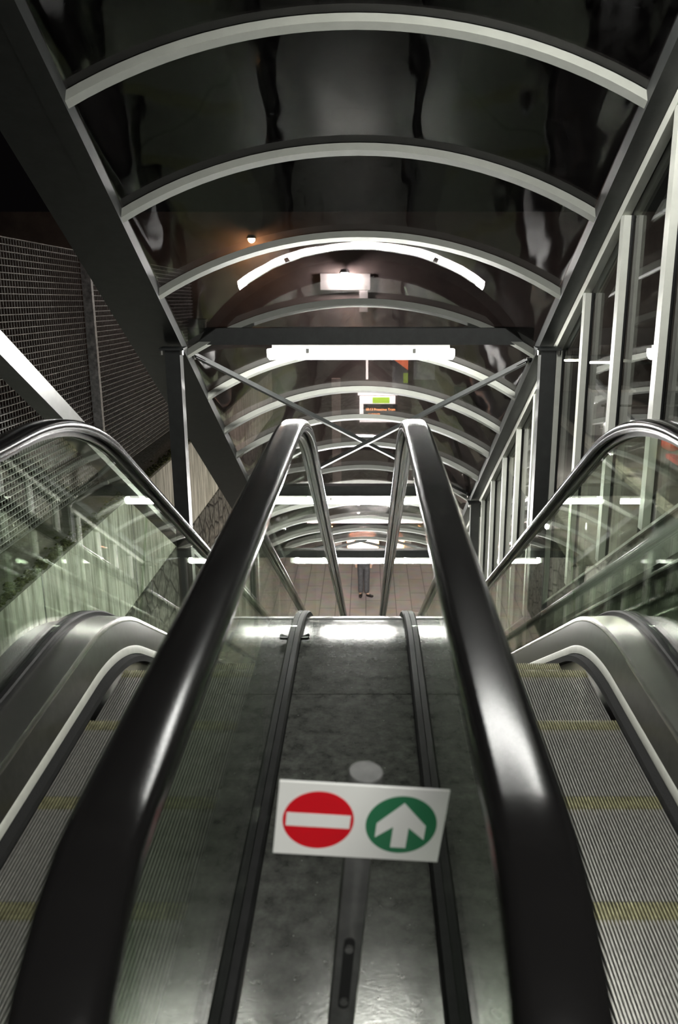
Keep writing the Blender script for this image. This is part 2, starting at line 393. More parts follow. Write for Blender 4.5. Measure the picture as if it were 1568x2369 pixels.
    m = MB(); m.box(min(X(.322), X(.838)), max(X(.322), X(.838)), 1.185, 1.262, 0.004, 0.016); m.build('comb_edge', combm, e)
    # handrail inlet boots
    for rx in (0.20, 1.00):
        m = MB(); m.box(X(rx) - .055, X(rx) + .055, 0.70, 0.98, CZ + H + 1.345, CZ + H + 1.385); m.build('handrail_inlet', rubber, e)
    return e
escalator(-1, 'left-hand escalator with black handrails, ribbed steps and glass balustrades beside the concrete wall')
escalator(1, 'right-hand escalator with black handrails, ribbed steps and glass balustrades beside the window wall')

# ------------------------------------------------------------------ deck between the escalators
dk = empty('deck_cover', W(0, 0.62, -1.21), 'scratched steel deck cover running between the two inner balustrades', 'deck cover')
dp = [(-.172, 1.318), (.172, 1.318), (.172, 1.29), (-.172, 1.29)]
brk = [[st_flat(0.62), st_flat(1.0), st_flat(2.30)],
       [st_flat(2.304), st_flat(CY)] + [st_arc(AL * k / 20) for k in range(1, 12)],
       [st_arc(AL * k / 20) for k in range(11, 21)] + [st_inc(S0 + 1.4)]]
a = S0 + 1.404
while a < S1 - 0.2:
    b = min(a + 2.4, S1); brk.append([st_inc(a), st_inc(b)]); a = b + .004
brk.append([st_low(AL * (1 - k / 8)) for k in range(9)] + [st_end(YB + 1.6)])
for i, s in enumerate(brk):
    if i == 2: pr = [(x, r + .001) for x, r in dp]
    else: pr = dp
    m = MB(); m.sweep(pr, s); m.build('deck_plate', deckm, dk, 30)
m = MB(); m.sweep([(-.172, 1.3205), (.172, 1.3205), (.172, 1.316), (-.172, 1.316)], [st_arc(AL * .545), st_arc(AL * .56)]); m.build('deck_joint', gasket, dk)
for sx in (-1, 1):
    for q in (0.012,):
        m = MB()
        y, z = st_arc(AL * 0.10)(1.320)
        bx = -0.2 + sx * 0.027
        for ang in (0.5, -0.35):
            m.bar(W(bx, y, z + .006), W(bx + sx * .026, y + .03 * ang, z + .012), .009, .008)
        m.build('deck_clip', gasket, dk)
m = MB(); m.box(-.172, .172, .60, .63, 0, CZ + H + 1.318); m.build('deck_end', deckm, dk)

# ------------------------------------------------------------------ sign post
sp = empty('sign_post', W(-.012, 1.155, -1.21), 'short dark steel post with a white direction sign standing on the deck between the handrails', 'sign')
base = W(-.0, 1.15, -1.21); top = W(.043, 1.10, -0.700)
ax = (top - base).normalized()
rt = Vector((1, 0.0, -0.035)).normalized(); rt = (rt - ax * rt.dot(ax)).normalized(); fw = rt.cross(ax)   # fw points away from the viewer
if fw.y < 0: fw = -fw
def sgp(u, v, w):                           # u right, v up along post from the base, w toward the viewer
    return base + rt * u + ax * v - fw * w
L = (top - base).length
m = MB()
n = 24; ring = []
prof = []
for k in range(n):                          # rounded-square tube
    t = 2 * PI * k / n; c, s_ = math.cos(t), math.sin(t)
    q = 0.0235 / max(abs(c), abs(s_)) ** 0.55
    prof.append((c * q * 0.92, s_ * q * 0.92))
vs = [sgp(a, v, b) for v in (0, L - .02) for a, b in prof]
m.add(vs, [(k, (k + 1) % n, n + (k + 1) % n, n + k) for k in range(n)] + [list(range(n)), list(range(n, 2 * n))])
post = m.build('post', postm, sp, 40)
m = MB()
vs = []; hw = .0085
for w_ in (.0215, .0232):
    for k in range(9): t = PI * k / 8; vs.append(sgp(hw * math.cos(t), .215 + hw * math.sin(t), w_))
    for k in range(9): t = PI + PI * k / 8; vs.append(sgp(hw * math.cos(t), .085 + hw * math.sin(t), w_))
m.add(vs, [list(range(18)), list(range(18, 36))] + [(k, (k + 1) % 18, 18 + (k + 1) % 18, 18 + k) for k in range(18)])
slot = m.build('slot', slotm, post)
m = MB(); m.cyl(sgp(0, .095, .0225), sgp(0, .095, .028), .0065, n=12); m.build('bolt', postm, post, 40)
m = MB(); m.cyl(sgp(0, .205, .0225), sgp(0, .205, .028), .0065, n=12); m.build('bolt', postm, post, 40)
m = MB(); m.cyl(sgp(0, L - .022, 0), sgp(0, L - .004, 0), .0255, n=32); m.cyl(sgp(0, L - .004, 0), sgp(0, L, 0), .0255, .0235, n=32); m.build('cap', capm, sp, 40)
# plate, tilted a touch about the post
SW, SH = .236, .126; zc = L - .0645; uc = -.003
rt2 = (rt * math.cos(.03) + ax * math.sin(.014)).normalized()
def plq(u, v, w): return base + ax * zc + rt * uc + rt2 * u + (ax + rt * 0.03).normalized() * v - fw * (w + .026)
def plate(mb, pts, w0, w1):
    n = len(pts); vs = [plq(u, v, w0) for u, v in pts] + [plq(u, v, w1) for u, v in pts]
    mb.add(vs, [list(range(n - 1, -1, -1)), list(range(n, 2 * n))] + [(k, (k + 1) % n, n + (k + 1) % n, n + k) for k in range(n)])
m = MB(); plate(m, [(-SW / 2, -SH / 2), (SW / 2, -SH / 2), (SW / 2, SH / 2), (-SW / 2, SH / 2)], 0, .004); pl = m.build('sign_plate', signw, sp); pl['label'] = 'white sign plate'
circ = lambda cx, r: [(cx + r * math.cos(2 * PI * k / 64), r * math.sin(2 * PI * k / 64)) for k in range(64)]
m = MB(); plate(m, circ(-.059, .050), .004, .0046); o = m.build('red_disc', redm, pl); o['label'] = 'red no-entry disc'
m = MB(); plate(m, [(-.104, -.0115), (-.014, -.0115), (-.014, .0115), (-.104, .0115)], .0046, .0051); o = m.build('white_bar', signw, pl); o['label'] = 'white bar'
m = MB(); plate(m, circ(.058, .050), .004, .0046); o = m.build('green_disc', greenm, pl); o['label'] = 'green disc'
arw = [(-.0115, -.042), (.0115, -.042), (.0115, -.004), (.0365, -.025), (.0365, .001), (0, .041), (-.0365, .001), (-.0365, -.025), (-.0115, -.004)]
m = MB(); plate(m, [(.058 + x * .95, y * .95) for x, y in arw], .0046, .0051); o = m.build('arrow', signw, pl); o['label'] = 'white upward arrow'

# ------------------------------------------------------------------ canopy frame
FR = [2.02, 5.597, 9.545, 13.15]            # frames along the incline
NL = 2.5
def fyz(s, n=NL): return s * CA + n * SA, -s * SA + n * CA
frames = [fyz(s) for s in FR]               # (y, z) of lamp centres
frames = [(-1.25, frames[0][1])] + frames + [(14.72, frames[-1][1])]
fname = ['behind the viewer', 'overhead', 'nearest', 'second', 'third', 'farthest']
lampdesc = ['glowing fluorescent tube lamp over the upper landing behind the sign', 'glowing fluorescent tube lamp under the roof above the sign post',
            'largest glowing fluorescent tube lamp, under the nearest cross beam', 'glowing fluorescent tube lamp behind the crests of the inner handrails',
            'lowest glowing tube lamp, just above the standing person', 'small glowing tube lamp right above the lowest one, by the round orange sign']
postd = ['on the upper landing behind the sign', 'overhead before the nearest lamp', 'at the nearest lamp', 'at the second lamp down', 'at the lowest lamp', 'at the foot of the escalators on the plaza']
for i, (y, z) in enumerate(frames):
    if i < 2: z -= .13
    # lamp
    lx = .50 if i < 2 else 0
    lp = empty('fluorescent_lamp', W(lx, y, z + .055), lampdesc[i], 'lamp')
    m = MB(); m.box(lx - .60, lx + .60, y - .045, y + .045, z + H + .018, z + H + .055); m.build('housing', plastic, lp)
    m = MB(); prof = [(-.05, .02), (-.052, -.01), (-.044, -.035), (-.024, -.047), (.024, -.047), (.044, -.035), (.052, -.01), (.05, .02)]
    n = len(prof); xs = [lx - .635, lx - .62, lx + .62, lx + .635]; sc = [.72, 1, 1, .72]; vs = []
    for x, k in zip(xs, sc):
        vs += [W(x, y + a * k, z + (b - .02) * k + .02) for a, b in prof]
    fs = [(j * n + k, j * n + (k + 1) % n, (j + 1) * n + (k + 1) % n, (j + 1) * n + k) for j in range(3) for k in range(n)] + [list(range(n)), list(range(3 * n, 4 * n))]
    m.add(vs, fs); m.build('diffuser', tube3 if i == 0 else tube2 if i == 1 else tube, lp, 60)
    for cx in (-.36, .36):
        m = MB(); m.box(lx + cx - .012, lx + cx + .012, y - .056, y - .049, z + H - .002, z + H + .03); m.build('clip', plastic, lp)
    # beam
    bm_ = empty('cross_beam', W(0, y, z + .06), 'dark grey steel cross beam carrying the ' + ['lamp over the upper landing', 'lamp above the sign post', 'nearest and largest lamp', 'lamp seen behind the handrail crests', 'lowest lamp above the person', 'small lamp beside the round orange sign'][i], 'beam')
    m = MB(); m.box(-1.16, 1.16, y - .06, y + .06, z + H + .056, z + H + .166); m.build('beam_tube', paint, bm_)
    if i == 5:
        for bx in (-.04, .05):
            m = MB(); m.cyl(W(bx, y - .06, z + .11), W(bx, y - .07, z + .11), .013, n=12); m.build('bolt', boltm, bm_)
    # posts
    for sx, sn in ((-1, 'left'), (1, 'right')):
        if i == 1: continue
        gz = 0 if i < 1 else ZP
        yp = y - .35 if 2 <= i <= 4 else y
        tz = ((2.42 - (yp + .06) * SA) / CA if 2 <= i <= 4 else z - .072 + (.13 if i < 2 else 0)) - .020
        po = empty('support_post', (sx * 1.197, yp, gz), 'dark grey steel support post ' + postd[i] + ', ' + sn + ' side', 'post')
        xa, xb = sorted((sx * 1.15, sx * 1.245))
        m = MB(); m.box(xa, xb, yp - .05, yp + .05, gz, tz + H); m.build('post_tube', paint, po)
        m = MB(); m.box(xa - .03, xb + .03, yp - .08, yp + .05, tz + H, tz + H + .014); fl = m.build('flange_plate', paint, po)
        for bx in (1.135, 1.262):
            m = MB(); m.cyl(W(sx * bx, yp - .065, tz), W(sx * bx, yp - .065, tz - .028), .012, n=8); m.build('bolt', boltm, fl)
# edge beams
def edge_beam(sx, a, b, label):
    o = MB(); x0, x1 = sorted((sx * 1.16, sx * 1.248)); o.sbox(x0, x1, a, b, 2.42, 2.512)
    return tag(o.build('edge_beam', paint), label, 'beam')
edge_beam(-1, 2.2, 13.3, 'dark sloping square beam along the left edge of the curved roof')
edge_beam(1, 2.2, 13.3, 'dark sloping square beam along the right edge of the curved roof, above the windows')
for sx, sn in ((-1, 'left'), (1, 'right')):
    x0, x1 = sorted((sx * 1.16, sx * 1.248))
    y0, z0 = frames[1]; m = MB(); m.box(x0, x1, -4.2, y0 - .02, z0 + H - .07, z0 + H + .022)
    tag(m.build('edge_beam', paint), 'level dark beam along the ' + sn + ' roof edge over the upper landing', 'beam')
    y0, z0 = frames[4]; m = MB(); m.box(x0, x1, y0 + .06, 15.6, z0 + H - .07, z0 + H + .022)
    tag(m.build('edge_beam', paint), 'level dark beam along the ' + sn + ' roof edge at the foot of the escalators', 'beam')

# ribs and roof panels
RISE, HC = .385, 1.175
RR = (HC ** 2 + RISE ** 2) / (2 * RISE)
def arc(x): return math.sqrt(RR ** 2 - x ** 2) - (RR - RISE)
NX = 28
UPV, UPI = Vector((0, 0, 1)), Vector((0, SA, CA))
def rib(y, z, label, up=UPV, hgt=.042, dy=.023):
    m = MB(); vs = []; fw_ = Vector((0, up.z, -up.y))
    for k in range(NX + 1):
        t = -1 + 2 * k / NX; th = math.asin(HC / RR) * t
        for rad, yy in ((RR - hgt / 2, -dy), (RR + hgt / 2, -dy), (RR + hgt / 2, dy), (RR - hgt / 2, dy)):
            vs.append(W(rad * math.sin(th), y, z) + fw_ * yy + up * (rad * math.cos(th) - (RR - RISE)))
    fs = []
    for k in range(NX):
        for j in range(4):
            a = k * 4 + j; b = k * 4 + (j + 1) % 4; fs.append((a, b, b + 4, a + 4))
    fs += [(0, 1, 2, 3), [NX * 4 + j for j in (3, 2, 1, 0)]]
    m.add(vs, fs); return tag(m.build('arch_rib', ribm, None, 40), label, 'roof rib')
NP = 12
def panel(p0, p1, label):                   # sheet cold-bent over the ribs, pillowing a little between them
    m = MB(); vs = []; q = 2 * (NX + 1)
    for g in range(NP + 1):
        u = g / NP; lift = .023 + .006 * 4 * u * (1 - u)
        y = p0[0] + (p1[0] - p0[0]) * u; z = p0[1] + (p1[1] - p0[1]) * u; up = (p0[2] * (1 - u) + p1[2] * u).normalized()
        for k in range(NX + 1):
            th = math.asin(HC / RR) * (-1 + 2 * k / NX)
            for rad in (RR + lift, RR + lift + .006):
                vs.append(W(rad * math.sin(th), y, z) + up * (rad * math.cos(th) - (RR - RISE)))
    fs = []
    for g in range(NP):
        o = g * q
        for k in range(NX):
            a = o + 2 * k; fs += [(a, a + 2, a + 2 + q, a + q), (a + 1, a + 1 + q, a + 3 + q, a + 3)]
        fs += [(o, o + q, o + q + 1, o + 1), (o + q - 2, o + q - 1, o + 2 * q - 1, o + 2 * q - 2)]
    e = NP * q
    for k in range(NX): fs += [(2 * k, 2 * k + 1, 2 * k + 3, 2 * k + 2), (e + 2 * k, e + 2 * k + 2, e + 2 * k + 3, e + 2 * k + 1)]
    m.add(vs, fs); return tag(m.build('canopy_panel', roofglass, None, 40), label, 'roof panel')
ordn = ['first', 'second', 'third', 'fourth', 'fifth', 'sixth', 'seventh', 'eighth', 'ninth', 'tenth', 'eleventh', 'twelfth', 'thirteenth', 'fourteenth']
ss = [2.33, 3.058, 3.885, 4.69, 5.53, 6.315, 7.11, 7.80, 8.60, 9.42, 10.2, 11.0, 11.8, 12.55, 13.15]
pts = [(y, None) for y in (-4.2, -3.2, -2.2, -1.2, -0.2, 0.8, 1.8)]
zt = fyz(2.30, 2.45)[1]
upper = [(y, zt) for y, _ in pts] + [(2.6, zt)]
incl = [fyz(s, 2.45) for s in ss]
for i, (y, z) in enumerate(upper):
    rib(y, z, 'pale grey roof rib over the upper landing, ' + ordn[len(upper) - 1 - i] + ' back from the start of the slope')
for i, (y, z) in enumerate(incl):
    if i == 0: rib(y, z, 'pale grey roof rib just above the upper edge of the view, before the widest one', UPI)
    else: rib(y, z, ordn[i - 1] + ' pale grey curved roof rib on the slope, counted from the widest down', UPI)
allp = [(y, z, UPV) for y, z in upper] + [(y, z, UPI) for y, z in incl]
lev = [(14.0, incl[-1][1]), (14.8, incl[-1][1]), (15.6, incl[-1][1])]
for i, (y, z) in enumerate(lev): rib(y, z, 'pale grey roof rib over the foot of the escalators, ' + ordn[i] + ' beyond the slope')
allp += [(y, z, UPV) for y, z in lev]
for i in range(len(allp) - 1):
    if i < 8: lb = 'smoked curved roof panel over the upper landing, ' + ordn[7 - i] + ' back from the slope'
    elif i < 8 + len(incl) - 1: lb = 'smoked curved roof panel on the slope directly above the ' + ordn[i - 8] + ' rib from the widest down'
    else: lb = 'smoked curved roof panel over the foot of the escalators, ' + ordn[i - 8 - len(incl) + 1] + ' beyond the slope'
    panel(allp[i], allp[i + 1], lb)
# bracing rods
def brace(a, b, label):
    br = empty('brace_rod', a, label, 'brace')
    m = MB(); m.bar(a, b, .05, .03); m.build('rod', paint, br)
    d = (Vector(b) - Vector(a)).normalized()
    for c, g in ((Vector(a), -1), (Vector(b), 1)):
        m = MB(); m.bar(c - d * .03, c + d * .09 * -g, .07, .014); gp_ = m.build('gusset_plate', paint, br)
        m = MB(); m.cyl(c + Vector((0, 0, .02)), c - Vector((0, 0, .03)), .010, n=8); m.build('bolt', boltm, gp_)
brace(SL(5.63, 2.495, -1.14), SL(9.33, 2.495, 1.14), 'flat dark bracing bar falling from upper left to lower right under the roof')
brace(SL(5.63, 2.455, 1.14), SL(9.33, 2.455, -1.14), 'flat dark bracing bar falling from upper right to lower left under the roof')
y4, z4 = frames[4]; y5, z5 = frames[5]
brace(W(-1.14, y4 + .1, z4 - .02), W(1.14, y5 - .1, z5 - .02), 'thin far bracing bar between the two lowest lamps, starting at the left near post')
brace(W(1.14, y4 + .1, z4 - .055), W(-1.14, y5 - .1, z5 - .055), 'thin far bracing bar between the two lowest lamps, starting at the right near post')
# junction box on the nearest beam
y, z = frames[2]
jb = empty('junction_box', W(-1.09, y, z + .166), 'small grey junction box on top of the nearest cross beam at its left end', 'junction box')
m = MB(); m.box(-1.15, -1.045, y - .05, y + .02, z + H + .166, z + H + .216); m.build('box', plastic, jb)
m = MB(); m.box(-1.16, -1.035, y - .055, y + .025, z + H + .205, z + H + .222); m.build('lid', plastic, jb)
m = MB(); m.cyl(W(-1.15, y - .02, z + .178), W(-1.19, y - .02, z + .178), .009, n=10); m.build('cable_gland', plastic, jb)
# gutter and guard tube on the left
m = MB(); m.sbox(-1.50, -1.252, 1.2, 13.4, 2.45, 2.50); m.sbox(-1.50, -1.48, 1.2, 13.4, 2.50, 2.56)
tag(m.build('gutter', paint), 'black sheet-metal gutter outside the left roof edge beam', 'gutter')
m = MB(); m.sbox(-1.345, -1.262, 0.8, 13.3, 1.30, 1.385)
tag(m.build('guard_rail', mat('grey_guard_paint', (0.10, 0.10, 0.098), 0.38, 0.2, var=0.15, scale=15)), 'sloping square guard tube outside the left escalator at handrail height', 'guard rail')

# ------------------------------------------------------------------ window wall on the right
my = [5.73 + .66 * k for k in range(-4, 11)]
def sill_z(y, n): return (n - y * SA) / CA
for i, y in enumerate(my):
    zt_, zb_ = sill_z(y, 2.362), sill_z(y, .866)
    k = i - 4
    where = (ordn[-k - 1] + ' nearer than the one touching the nearest right post') if k < 0 else ('touching the nearest right post' if k == 0 else ordn[k - 1] + ' beyond the nearest right post')
    mo = empty('mullion', W(1.31, y, zb_), 'pale vertical window mullion, ' + where, 'mullion')
    m = MB(); m.box(1.250, 1.284, y - .03, y + .03, zb_ + H, zt_ + H); m.build('mullion_cap', mullm, mo)
    m = MB(); m.box(1.284, 1.302, y - .022, y + .022, zb_ + H, zt_ + H); m.build('gasket', gasket, mo)
for i in range(len(my) - 1):
    a, b = my[i] + .022, my[i + 1] - .022
    m = MB(); vs = []
    for x in (1.295, 1.303):
        for y, n in ((a, .862), (b, .862), (b, 2.42), (a, 2.42)): vs.append(W(x, y, sill_z(y, n)))
    m.add(vs, [(0, 1, 2, 3), (7, 6, 5, 4), (0, 4, 5, 1), (1, 5, 6, 2), (2, 6, 7, 3), (3, 7, 4, 0)])
    k = i - 4
    lb = 'tall glass pane just beyond the mullion ' + ((ordn[-k - 1] + ' nearer than the nearest right post') if k < 0 else ('touching the nearest right post' if k == 0 else ordn[k - 1] + ' beyond the nearest right post'))
    tag(m.build('glass_pane', paneglass), lb, 'window pane')
m = MB(); m.sbox(1.249, 1.292, 1.2, 13.3, 2.368, 2.418)
tag(m.build('head_rail', mullm), 'pale sloping rail along the top of the window wall', 'window rail')
m = MB(); m.sbox(1.304, 1.312, 1.2, 13.3, 2.33, 2.42)
tag(m.build('rubber_strip', gasket), 'black rubber strip behind the pale window head rail', 'gasket')
m = MB(); m.sbox(1.262, 1.32, 0.6, 13.3, .76, .842)
tag(m.build('sill_band', mat('grey_sill_paint', (0.07, 0.07, 0.068), 0.45, 0.1, var=0.2, scale=15)), 'dull grey sloping band under the thin pale window sill', 'fascia')
m = MB(); m.sbox(1.250, 1.32, 0.6, 13.3, .843, .857)
tag(m.build('glazing_sill', mullm), 'sloping pale sill along the bottom of the window wall', 'window sill')
m = MB(); m.sbox(1.235, 1.31, 0.6, 13.3, .665, .759)
tag(m.build('sill_fascia', gasket), 'black sloping band below the grey band of the window sill', 'fascia')

# ------------------------------------------------------------------ setting
def struct(m, name, material, label=None):
    o = m.build(name, material); o['kind'] = 'structure'
    if label: o['label'] = label
    return o
m = MB(); m.box(-1.36, 1.36, -5.2, 0.62, -.25, 0); struct(m, 'floor', grout, 'dark upper landing floor')
m = MB(); m.box(-1.36, -1.165, .62, 1.6, -.25, 0); m.box(1.165, 1.36, .62, 1.6, -.25, 0); struct(m, 'trim_1', grout)
m = MB(); m.box(-16, 16, 8, 27.2, ZP - .3, ZP); struct(m, 'plaza_floor', paving, 'reddish grey paved plaza at the foot of the escalators')
# retaining wall on the left (slightly falling top)
def wz(y): return -2.163 - .032 * (y - 5.17)
m = MB()
def slab(mb, x0, x1, y0, y1, zl0, zh0, zl1, zh1):
    mb.hexa([W(x0, y0, zl0), W(x1, y0, zl0), W(x1, y1, zl1), W(x0, y1, zl1), W(x0, y0, zh0), W(x1, y0, zh0), W(x1, y1, zh1), W(x0, y1, zh1)])
slab(m, -3.2, -2.325, -2, 22, wz(-2) - 1.13, wz(-2) - .03, wz(22) - 1.13, wz(22) - .03)
struct(m, 'wall_left', concrete, 'pale stained concrete retaining wall left of the escalators')
m = MB(); slab(m, -3.2, -2.30, -2, 22, ZF, wz(-2) - 1.13, ZF, wz(22) - 1.13); struct(m, 'trim_2', stone, 'dark rubble stone base under the concrete wall')
m = MB(); slab(m, -3.2, -2.31, -2, 22, wz(-2) - .03, wz(-2), wz(22) - .03, wz(22)); struct(m, 'trim_3', coping, 'wet dark coping on top of the concrete wall')
# moss along the coping edge: tufts in one countless mat
m = MB()
for k in range(1500):
    y = 3 + 9.5 * (k / 1500) + random.uniform(-.05, .05); x = -2.315 - abs(random.gauss(0, .05)); r = random.uniform(.006, .02)
    m.sphere(W(x, y, wz(y) + r * .2), r, 5, 4, (1.3, 1.6, .7))
tag(m.build('moss', moss, None, 80), 'green moss growing along the front edge of the wall coping', 'moss', kind='stuff')
# jointed verticals on the concrete wall
m = MB()
for y in (6.05, 8.55, 11.1, 13.6):
    slab(m, -2.327, -2.3225, y, y + .02, wz(y) - 1.12, wz(y) - .04, wz(y) - 1.12, wz(y) - .04)
struct(m, 'trim_4', gasket, 'dark joints in the concrete wall')
# grating fence
def gz_(y): return wz(y) + 2.36 - .020 * (y - 7)
posts = [3.4, 8.93, 14.5]
for i in range(2):
    a, b = posts[i] + .03, posts[i + 1] - .03
    fo = empty('grating_fence', W(-2.755, a, wz(a)), ['dark steel grating fence panel on the wall, nearer one left of the galvanised post', 'dark steel grating fence panel on the wall, farther one right of the galvanised post'][i], 'fence')
    m = MB()
    rows = 44
    for k in range(rows + 1):
        f = k / rows
        za, zb = wz(a) + .03 + f * (gz_(a) - wz(a) - .03), wz(b) + .03 + f * (gz_(b) - wz(b) - .03)
        m.hexa([W(-2.772, a, za), W(-2.738, a, za), W(-2.738, b, zb), W(-2.772, b, zb), W(-2.772, a, za + .006), W(-2.738, a, za + .006), W(-2.738, b, zb + .006), W(-2.772, b, zb + .006)])
    m.build('horizontal_bars', galv, fo)
    m = MB(); y = a + .03
    while y < b:
        m.box(-2.758, -2.753, y, y + .004, wz(y) + .03 + H, gz_(y) + H); y += .056
    m.build('vertical_bars', galv, fo)
for i, y in enumerate(posts[:2]):
    m = MB(); m.box(-2.735, -2.645, y - .03, y + .03, wz(y) + H - .0, gz_(y) + H - .05)
    tag(m.build('fence_post', galv), ['galvanised fence post at the near end of the grating, beyond the left picture edge', 'weathered galvanised fence post between the two grating panels'][i], 'fence post')
# right: street slab with retaining face
ZS = -4.0
m = MB(); m.box(3.0, 26, 2, 30, ZS + H - .3, ZS + H); struct(m, 'street_floor', asphalt, 'wet street surface outside the windows')
m = MB(); m.box(2.7, 3.0, 0, 30, ZP, ZS + H + .12); struct(m, 'wall_right', darkwall, 'dark stained retaining wall outside the windows')
m = MB(); m.sbox(1.36, 1.5, 0.6, 13.2, -1.2, .78); struct(m, 'trim_5', darkwall, 'dark stained wall under the window sill')
m = MB(); m.box(4.78, 5.02, 6, 26, ZS + H, ZS + H + .09); tag(m.build('kerb', kerbm), 'pale straight kerb stone line on the street outside the windows', 'kerb')
# far facade
m = MB(); m.box(-16, 26, 27.2, 27.8, ZP, 2.6); struct(m, 'wall_back', facade, 'brown rendered building front beyond the plaza')
# lobby behind the viewer
m = MB(); m.box(-1.36, 1.36, -5.4, -5.2, -.25, 2.6); struct(m, 'wall_behind', white_paint, 'white wall behind the upper landing')
m = MB(); m.box(-.95, .05, -5.2, -5.15, 0, 2.05); o = struct(m, 'door_1', mat('grey_door', (0.5, 0.5, 0.49), 0.5)); 
m = MB(); m.cyl((-.05, -5.14, 1.0), (-.05, -5.08, 1.0), .018, n=10); m.build('door_handle', boltm, o)

# ------------------------------------------------------------------ things beyond
FY = 27.19
def text_mesh(body, size, name, material, parent, mtx):
    c = bpy.data.curves.new(name + '_curve', 'FONT'); c.body = body; c.size = size; c.extrude = 0.002
    t = bpy.data.objects.new('tmp', c); COL.objects.link(t)
    dg = bpy.context.evaluated_depsgraph_get(); me = bpy.data.meshes.new_from_object(t.evaluated_get(dg)); me.name = name
    bpy.data.objects.remove(t); bpy.data.curves.remove(c)
    me.transform(Matrix.Translation(-Vector(parent['_o'])) @ mtx)
    me.materials.append(material); o = bpy.data.objects.new(name, me); COL.objects.link(o); o.parent = parent; o['_o'] = parent['_o']
    return o
ds = empty('departure_display', W(.24, FY - .12, -4.78), 'dark departure display with orange text, white and green panels around it, on the far wall', 'display')
m = MB(); m.box(-.20, .90, FY - .10, FY, -4.95 + H, -4.15 + H); o = m.build('backing_panel', emit('display_white', (1, 1, .97), 1.2), ds); o['label'] = 'lit white backing'
m = MB(); m.box(.20, .72, FY - .115, FY - .10, -4.36 + H, -4.18 + H); o = m.build('green_panel', emit('display_green', (.42, .72, .06), .9), ds); o['label'] = 'lime green lit panel'
m = MB(); m.box(-.08, .96, FY - .16, FY - .11, -4.84 + H, -4.38 + H); dsc = m.build('screen', mat('screen_black', (.02, .02, .022), .3), ds)
om = emit('orange_led', (1.0, .42, .16), 3.0)
RX = Matrix.Rotation(PI / 2, 4, 'X')
text_mesh('18:13 Prossimo Tram', .105, 'text_line', om, dsc, Matrix.Translation(W(-.02, FY - .165, -4.58)) @ RX)
text_mesh('ALBINO', .105, 'text_line', om, dsc, Matrix.Translation(W(.05, FY - .165, -4.74)) @ RX)
m = MB(); m.box(-.25, .95, FY - .5, FY, -4.06 + H, -3.94 + H); tag(m.build('light_box', emit('soffit_light', (1, 1, .97), 1.6)), 'lit white light box right above the departure display', 'light')
pt = empty('wall_poster', W(1.05, FY - .04, -3.9), 'grey poster with an orange triangle on the far wall, right of the display', 'poster')
m = MB(); m.box(.80, 1.28, FY - .03, FY, -3.95 + H, -3.0 + H); m.build('sheet', mat('poster_grey', (.22, .23, .23), .6), pt)
m = MB(); x0, x1 = .82, 1.28; a, b, c = W(x0, FY - .04, -3.02), W(x1, FY - .04, -2.66), W(x1, FY - .04, -3.36)
m.add([a, b, c, a + Vector((0, .02, 0)), b + Vector((0, .02, 0)), c + Vector((0, .02, 0))], [(0, 1, 2), (5, 4, 3), (0, 3, 4, 1), (1, 4, 5, 2), (2, 5, 3, 0)])
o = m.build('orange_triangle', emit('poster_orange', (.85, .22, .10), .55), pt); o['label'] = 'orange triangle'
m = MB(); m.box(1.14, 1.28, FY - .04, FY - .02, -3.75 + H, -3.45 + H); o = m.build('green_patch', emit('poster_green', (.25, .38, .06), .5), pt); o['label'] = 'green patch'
m = MB(); m.box(1.45, 2.1, FY - .03, FY, -3.65 + H, -3.1 + H); tag(m.build('wall_panel', mat('blue_grey_panel', (.30, .31, .34), .6)), 'blue-grey panel on the far wall, right of the poster', 'panel')
m = MB(); m.cyl(W(.03, FY - .3, -3.6), W(.03, FY - .3, -2.7), .035, n=12); m.box(.0, .06, FY - .3, FY, -3.2 + H, -3.14 + H)
tag(m.build('pole_light', emit('pole_white', (1, .95, .9), 1.3)), 'short lit white pole on the far wall, left of the orange triangle', 'light')
pm = mat('pale_pilaster', (.55, .48, .44), .7, 0, var=.2, scale=5)
m = MB(); m.box(-1.05, -.78, FY - .25, FY, ZP, -3.6 + H); tag(m.build('pilaster', pm), 'pale pilaster on the far wall, left of the departure display', 'pilaster')
def wall_lamp(x, z, col, s, label, dy=.45):
    wl = empty('wall_lamp', W(x, FY, z), label, 'lamp')
    m = MB(); m.bar(W(x, FY, z + .05), W(x, FY - dy, z + .08), .05, .05); m.build('bracket', paint, wl)
    m = MB(); m.cyl(W(x, FY - dy, z + .02), W(x, FY - dy, z + .12), .16, .10, n=20); m.build('shade', paint, wl, 40)
    m = MB(); m.sphere(W(x, FY - dy, z), .10, 16, 10); m.build('bulb', emit('bulb_%s' % label[:6].replace(' ', '_'), col, s), wl, 80)
wall_lamp(-3.3, .45, (1, .55, .22), 130, 'orange wall lamp high on the far building front')
wall_lamp(-.62, -.50, (1, .96, .93), 330, 'white wall lamp on the far building front, before the pale wall boxes')  # added to brighten the facade, placed where the lobby lamp's reflection shows
for bx0, bx1, bz0, bz1, lb in ((-1.35, .12, -.98, -.52, 'wide pale box standing in for the lobby reflection, high on the far building front beside the added lamp'), (-.20, .05, -1.62, -1.0, 'narrow pale box standing in for the lobby reflection, under the wide one on the far building front')):  # pale boxes added to imitate the lobby's bright reflection
    m = MB(); m.box(bx0, bx1, FY - .12, FY, bz0 + H, bz1 + H); tag(m.build('reflection_standin', white_paint), lb, 'stand-in box')
